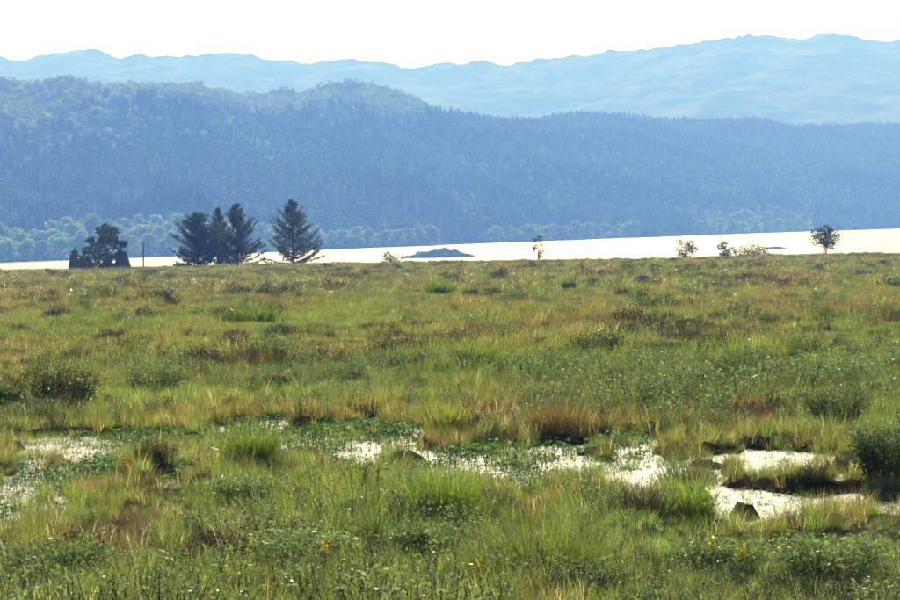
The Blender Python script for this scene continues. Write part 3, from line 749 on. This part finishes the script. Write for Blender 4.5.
# ------------------------------------------------------------------ trees on the edge of the bog
def crest_point(px, py, d):
    r = ray(px, py); p = CAM + r * (d / math.hypot(r[0], r[1])); z = float(base_z(np.array([p[0]]), np.array([p[1]]))[0])
    return np.array([p[0], p[1], z]), CAM[2] + elev(px, py) * d
SPR = ((.07, .11, .05), (.09, .13, .055), (.055, .085, .045), (.12, .13, .065))
def spruce(label, px, ytop, wpx, d, seed, low=0.03, full=1.0, prof=None, nbr=96, skirts=()):
    r = np.random.default_rng(seed)
    g, ztop = crest_point(px, ytop, d); H = ztop - g[2]; R = wpx / 2 * d / F
    e = empty('spruce_tree', tuple(g)); tag(e, label, 'spruce', 'spruces on the bog edge')
    tr, br, cr = Soup(), Soup(), Soup()
    path = [np.array([.03 * r.normal() * k, .03 * r.normal() * k, H * k / 8]) for k in range(9)]; path[0][2] = -.3
    tube(tr, path, [.17 * (1 - k / 8.3) + .012 for k in range(9)], 8)
    f = lambda t: np.interp(t, *zip(*(prof or ((0, .95), (.12, 1.0), (.35, .82), (.6, .55), (.8, .30), (.93, .12), (1, .03)))))
    jobs = []
    for i in range(nbr):
        t = low + (1 - low) * (i + r.uniform(0, 1)) / nbr
        jobs.append((t, r.uniform(0, 6.283), R * float(f(t)) * r.uniform(.62, 1.12), .32 + .5 * t + r.normal(0, .12)))
    for (t, a, L, rise) in list(jobs) + [(s[0], s[1], s[2] * R, s[3]) for s in skirts]:
        L = max(L, .12)
        b = np.array([0, 0, H * t]); o = np.array([math.cos(a), math.sin(a), 0])
        m = b + o * L * .5 + np.array([0, 0, L * (rise * .25)]); q = b + o * L + np.array([0, 0, L * (rise + .12)])
        tube(br, [b, m, q], [.035 * (1 - t) + .012, .022 * (1 - t) + .008, .006], 4)
        nS = int(14 + 46 * L * full)
        u = r.uniform(.03, 1.02, nS) ** .8
        P_ = ((1 - u) ** 2)[:, None] * b + (2 * u * (1 - u))[:, None] * m + (u ** 2)[:, None] * q
        side = np.array([-o[1], o[0], 0]); P_ = P_ + side * (r.normal(0, .12 + .10 * L, nS) * (1.1 - .6 * u))[:, None] + np.array([0, 0, 1]) * r.normal(-.06, .07, nS)[:, None]
        dirn = o * .8 + side * r.normal(0, .7, nS)[:, None] + np.array([0, 0, .25])
        leaves(cr, P_, .30, SPR, r, dirn * 1.6, .38, .0, .1)
    leaves(cr, np.stack([r.normal(0, .03, 14), r.normal(0, .03, 14), H * r.uniform(.93, 1.0, 14)], 1), .25, SPR, r, np.tile([0, 0, 1.5], (14, 1)), .35)
    obj('trunk', tr.mesh('trunk', True), MAT['bark'], e); obj('branches', br.mesh('branches'), MAT['bark'], e); obj('crown', cr.mesh('crown'), MAT['spruce'], e)
spruce('single spruce standing apart right of the group of three', 292, 200, 60, 314, 5, nbr=96, full=.9, skirts=((.05, 3.0, 1.05, .1), (.04, 3.3, .95, .0), (.06, .1, 1.0, .1)))
spruce('shortest, roundest spruce at the left of the group of three', 197, 213, 50, 313, 6, nbr=105, full=1.2,
       prof=((0, .8), (.12, 1.0), (.4, .95), (.6, .75), (.8, .42), (.93, .18), (1, .05)), skirts=((.04, 3.2, .95, .0), (.03, 2.8, .9, .05), (.05, 3.5, .85, .1)))
spruce('slim middle spruce of the group of three', 217, 208, 34, 318, 7, nbr=92, full=1.1)
spruce('tallest spruce at the right of the group of three', 237, 204, 52, 312, 8, nbr=100, full=1.1, low=.04, skirts=((.2, .15, 1.05, .3), (.05, .0, 1.0, .1)))
def leafy(label, name, px, ytop, wpx, d, seed, lobes, cols, leaf=.16, stems=1, zlow=.2, cat='tree', group=None, flat=1.0, nleaf=60, lift=0.0, base=None, spots=None):
    """small broadleaf tree or bush: stems, limbs to each leafy lobe"""
    r = np.random.default_rng(seed)
    g, ztop = crest_point(px, ytop, d); H = max(.4, ztop - g[2]); W = wpx * d / F
    e = empty(name, tuple(g)); tag(e, label, cat, group)
    tr, cr = Soup(), Soup()
    for k in range(stems):
        tube(tr, [(r.normal(0, .1 * (stems > 1)), 0, -.2), (r.normal(0, .06 * W), 0, H * .3), (r.normal(0, .1 * W), 0, H * .62)], [.02 + .010 * H, .008 * H + .006, .004 * H], 6)
    for i in range(lobes):
        f = (i + .5) / lobes; a = r.uniform(0, 6.28); z = H * (zlow + (.9 - zlow) * f)
        q = W * .5 * math.sin(math.pi * (.22 + .62 * f)) * math.sqrt(r.uniform(.1, .8)); R_ = W * r.uniform(.2, .3)
        c = np.array([q * math.cos(a), q * math.sin(a), z])
        if spots:
            sx, sy, sr = spots[i]; z = CAM[2] + elev(sx, sy) * d - g[2]; R_ = sr * d / F; c = np.array([(sx - px) * d / F, r.normal(0, .25 * W), z])
        tube(tr, [(0, 0, max(0, z * .35)), (c + [0, 0, z * .6]) / 2, c], [.006 * H, .004 * H, .002 * H], 4)
        dd = r.normal(size=(nleaf, 3)); dd /= np.linalg.norm(dd, axis=1, keepdims=True)
        leaves(cr, c + dd * R_ * r.uniform(.4, 1.05, (nleaf, 1)) * [1, 1, .75], leaf * 1.25, cols, r, dd * .6, .75)
    obj('trunk', tr.mesh('trunk', True), MAT['bark'], e); obj('crown', cr.mesh('crown'), MAT['leaf'], e)
    return e
TL = ((.07, .12, .045), (.09, .14, .055), (.06, .095, .04), (.11, .14, .06))
leafy('ragged dark tree growing in front of the roofless ruin', 'pine_tree', 106, 223, 42, 307, 21, 17, SPR + TL[:2], .22, 3, .10, nleaf=190,
      spots=[(108, 228, 5), (101, 231, 5), (113, 231, 5), (107, 237, 7), (100, 240, 5), (115, 240, 5), (92, 241, 4), (95, 247, 6), (106, 247, 8), (117, 246, 5.5), (124, 244, 4), (87, 251, 5),
             (97, 255, 7), (108, 256, 7), (84, 259, 5), (93, 262, 6), (104, 263, 6)])
leafy('rounded little tree alone on the right skyline of the bog', 'rowan_tree', 825, 226, 26, 316, 22, 14, TL, .17, 2, .36, nleaf=130)
leafy('thin sapling with a tufted top against the lake', 'sapling', 538, 234, 11, 314, 23, 8, TL, .15, 2, .15, nleaf=60)
leafy('small round bush at the bog edge left of the islet', 'willow_bush', 391, 253, 20, 316, 24, 8, TL, .14, 3, .1, 'bush', nleaf=110)
leafy('dark round bush at the bog edge, right of centre', 'willow_bush', 685, 240, 23, 316, 25, 11, TL, .14, 3, .12, 'bush', nleaf=130)
leafy('small pointed bush left of the low green thicket', 'willow_bush', 726, 242, 17, 316, 26, 7, TL + LF[:2], .16, 3, .1, 'bush', nleaf=110)
leafy('low pale green thicket at the bog edge', 'willow_thicket', 752, 248, 40, 316, 27, 14, TL + ((.10, .15, .05),), .14, 4, .1, 'bush', nleaf=130)

# ------------------------------------------------------------------ ruined cottage and pole
def prism(poly, y0, y1, hole=None):
    """upright slab from a polygon in x,z; uneven stone edge"""
    s_ = Soup(); P0 = [(x, y0, z) for x, z in poly]; P1 = [(x, y1, z) for x, z in poly]; n = len(poly)
    me = bpy.data.meshes.new('slab')
    me.from_pydata(P0 + P1, [], [list(range(n)), list(range(2 * n - 1, n - 1, -1))] + [(i + n, (i + 1) % n + n, (i + 1) % n, i) for i in range(n)]); me.update()
    return me
g, _ = crest_point(100, 262, 311); k = 311 / F; g0 = float(g[2])
e = empty('ruined_cottage', (g[0], g[1], g[2])); tag(e, 'roofless stone cottage ruin with two gable remnants, tree growing inside', 'ruin')
def L(px, py): return ((px - 100) * k, CAM[2] + elev(px, py) * 311 - g0)
base0 = -.6
def slab(name, pts, y0, y1, m='wall'):
    return obj(name, prism([L(*p) if p[1] < 270 else (L(p[0], 268)[0], base0) for p in pts], y0, y1), MAT[m], e)
slab('gable_wall', [(69, 271), (96, 271), (95, 265.5), (90, 262), (84, 257.5), (80, 254.5), (71.2, 254.5), (70.4, 259), (69.6, 264)], -.35, .35)
slab('chimney', [(72.2, 254.45), (78.2, 254.45), (78, 250.5), (72.6, 250.5)], -.3, .3)
slab('chimney_pot', [(74, 250.45), (76.1, 250.45), (75.8, 247.8), (74.4, 247.8)], -.12, .12, 'pot')
# right gable: two piers and a head round a small opening
slab('gable_wall', [(96, 271), (112, 271), (112, 259), (117, 254), (116, 252), (108, 258.5), (101, 264)], -.3, .3)
slab('gable_wall', [(115.4, 271), (131.6, 271), (130, 265), (128, 258), (126.6, 251.5), (121, 250), (117.2, 252), (117.2, 254), (115.4, 259)], -.32, .32)
slab('sill_stone', [(112.05, 271), (115.35, 271), (115.35, 262.6), (112.05, 262.9)], -.28, .28)
slab('lintel', [(112.05, 258.9), (115.35, 258.9), (117.1, 254), (117.1, 252.2), (116.4, 252.6)], -.26, .26)
for (a, b) in (((98, 266.5), (121, 249.2)), ((104, 267), (123, 253))):
    s_ = Soup(); A, B = L(*a), L(*b); tube(s_, [(A[0], -.5, A[1]), ((A[0] + B[0]) / 2, -.48, (A[1] + B[1]) / 2 - .03), (B[0], -.45, B[1])], [.09, .085, .08], 6)
    obj('rafter', s_.mesh('rafter'), MAT['wood'], e)
g, zt = crest_point(143, 243, 311)
s_ = Soup(); hp = zt - g[2]
tube(s_, [(0, 0, -.4), (.01, 0, hp * .5), (.03, 0, hp - .02), (.03, 0, hp)], [.10, .09, .08, .03], 8)
tag(obj('wooden_pole', s_.mesh('wooden_pole', True), MAT['wood'], loc=tuple(g)), 'thin wooden pole between the ruin and the spruces', 'pole')

# ------------------------------------------------------------------ islet in the lake
def lake_at(px, py):
    r = ray(px, py); t = (LAKE_Z - CAM[2]) / r[2]; p = CAM + r * t; return p, t
def islet(label, px, py, w, h, seed, depth=.5, prof=None):
    p, d = lake_at(px, py); W = w * d / F; H = h * d / F; U, V = 90, 50
    u, v = np.meshgrid(np.linspace(-1, 1, U), np.linspace(-1, 1, V)); x = u.ravel(); y = v.ravel()
    q = 1 - x ** 2 - y ** 2
    base = np.clip(q, -.4, 1); bump = np.interp(x, *zip(*(prof or ((-1, .5), (-.55, .85), (-.3, .8), (0, 1.05), (.35, .95), (.6, .6), (1, .35)))))
    z = H * np.sign(base) * np.abs(base) ** .62 * bump + np.where(q > 0, 1, .3) * H * .45 * fbm(x * 7 + seed, y * 4, 4, seed) * (np.abs(base) ** .5)
    i = np.arange(U * V).reshape(V, U)
    Q = np.stack([i[:-1, :-1], i[:-1, 1:], i[1:, 1:], i[1:, :-1]], -1).reshape(-1, 4)
    me = mesh_np('islet', np.stack([x * W / 2, y * W / 2 * depth, z], 1), [Q], None, True)
    return tag(obj('islet', me, MAT['island'], loc=(p[0], p[1] + W * .25, LAKE_Z)), label, 'islet')
islet('rocky islet with a green top in the bright lake', 440, 258.0, 80, 8, 4)
islet('flat rock spit in the lake behind the green thicket', 776, 249, 30, 2.2, 9)

# ------------------------------------------------------------------ broadleaf trees along the far shore
far_meshes = []
for k in range(6):
    r = np.random.default_rng(500 + k); lob = 13
    cr = crown_soup(r, lob, 150, .085, LF, 1.2, 1.0, .06).mesh('crown'); cr.materials.append(MAT['far_leaf'])
    tr = Soup(); tube(tr, [(0, 0, -.06), (.01, 0, .3), (0, .01, .7)], [.03, .022, .008], 6)
    for i in range(5):
        a = r.uniform(0, 6.28); tube(tr, [(0, 0, .25 + .06 * i), (.12 * math.cos(a), .12 * math.sin(a), .45 + .07 * i), (.22 * math.cos(a), .22 * math.sin(a), .6 + .05 * i)], [.014, .009, .004], 4)
    tm = tr.mesh('trunk', True); tm.materials.append(MAT['bark']); far_meshes.append((cr, tm))
ORD = ['first', 'second', 'third', 'fourth', 'fifth', 'sixth', 'seventh', 'eighth', 'ninth', 'tenth', 'eleventh', 'twelfth', 'thirteenth', 'fourteenth', 'fifteenth', 'sixteenth']
def far_row(where, group, pxs, off, hts, seed):
    r = np.random.default_rng(seed)
    for i, px in enumerate(sorted(pxs)):
        a = float(az_of(px)); dd = float(shore_d(np.array([a]))[0]) + off * r.uniform(.85, 1.15); x, y = dd * math.sin(a), dd * math.cos(a)
        z = float(hill1(np.array([x]), np.array([y]))[0]); h = hts * r.uniform(.85, 1.18)
        e = empty('broadleaf_tree', (x, y, z), r.uniform(0, 6.28)); e.scale = (h * r.uniform(1.0, 1.25), h * r.uniform(1.0, 1.25), h)
        tag(e, '%s leafy tree from left in the %s' % (ORD[i], where), 'tree', group)
        cm_, tm_ = far_meshes[int(r.integers(6))]
        c = bpy.data.objects.new('crown', cm_); t_ = bpy.data.objects.new('trunk', tm_)
        for o in (c, t_): COL.objects.link(o); o.parent = e
G1 = 'broadleaf trees of the left far-shore wood'
far_row('front row of the left far-shore wood', G1, [-12, 10, 27, 44, 62, 84, 104, 128, 150, 170, 190, 212], 12, 15, 1)
far_row('middle row of the left far-shore wood', G1, [-4, 20, 40, 58, 76, 96, 118, 140, 160, 182, 204, 224], 65, 16, 2)
far_row('back row of the left far-shore wood', G1, [2, 56, 72, 92, 110, 126, 142, 162, 180, 200, 220], 115, 16, 3)
far_row('wood seen between the spruces', 'far-shore trees between the spruces', [240, 252, 264, 276, 288, 300, 312], 60, 17, 4)
far_row('grove between the single spruce and the islet', 'far-shore grove left of the islet', [318, 332, 345, 356, 368, 385, 398, 409, 421, 431], 22, 15, 5)
far_row('small grove left of the thin sapling', 'far-shore grove by the sapling', [497, 507, 517, 527, 538, 548, 558, 565], 22, 14, 6)
far_row('small grove right of the thin sapling', 'far-shore grove right of the sapling', [578, 588, 597, 607, 617, 628, 636], 25, 14, 7)
far_row('lower row of the leafy bank at right', 'far-shore leafy bank', [703, 712, 722, 734, 745, 757, 768, 779, 790, 801], 30, 13, 8)
far_row('upper row of the leafy bank at right', 'far-shore leafy bank', [738, 748, 758, 768, 778, 786, 795, 803], 120, 14, 9)

# ------------------------------------------------------------------ haze over the loch and hills
hz = bpy.data.meshes.new('haze')
X, Y0, Y1, Z0, Z1 = 3950, -1950, 7900, -31, 600
v = [(sx * X, y, z) for z in (Z0, Z1) for y in (Y0, Y1) for sx in (-1, 1)]
hz.from_pydata(v, [], [(0, 2, 3, 1), (4, 5, 7, 6), (0, 1, 5, 4), (2, 6, 7, 3), (0, 4, 6, 2), (1, 3, 7, 5)]); hz.update()
M = Mat('haze_air'); M.n.remove(M.p)
pv = M.node('ShaderNodeVolumePrincipled')
pv.inputs['Color'].default_value = (.14, .315, 1.0, 1); pv.inputs['Absorption Color'].default_value = (1, 1, 1, 1)
pv.inputs['Density'].default_value = 4.4e-4; pv.inputs['Anisotropy'].default_value = .2
M.link(pv.outputs[0], M.out.inputs['Volume'])
tag(obj('haze', hz, M.m), 'blue summer haze filling the air over the lake and hills', 'haze', kind='stuff')
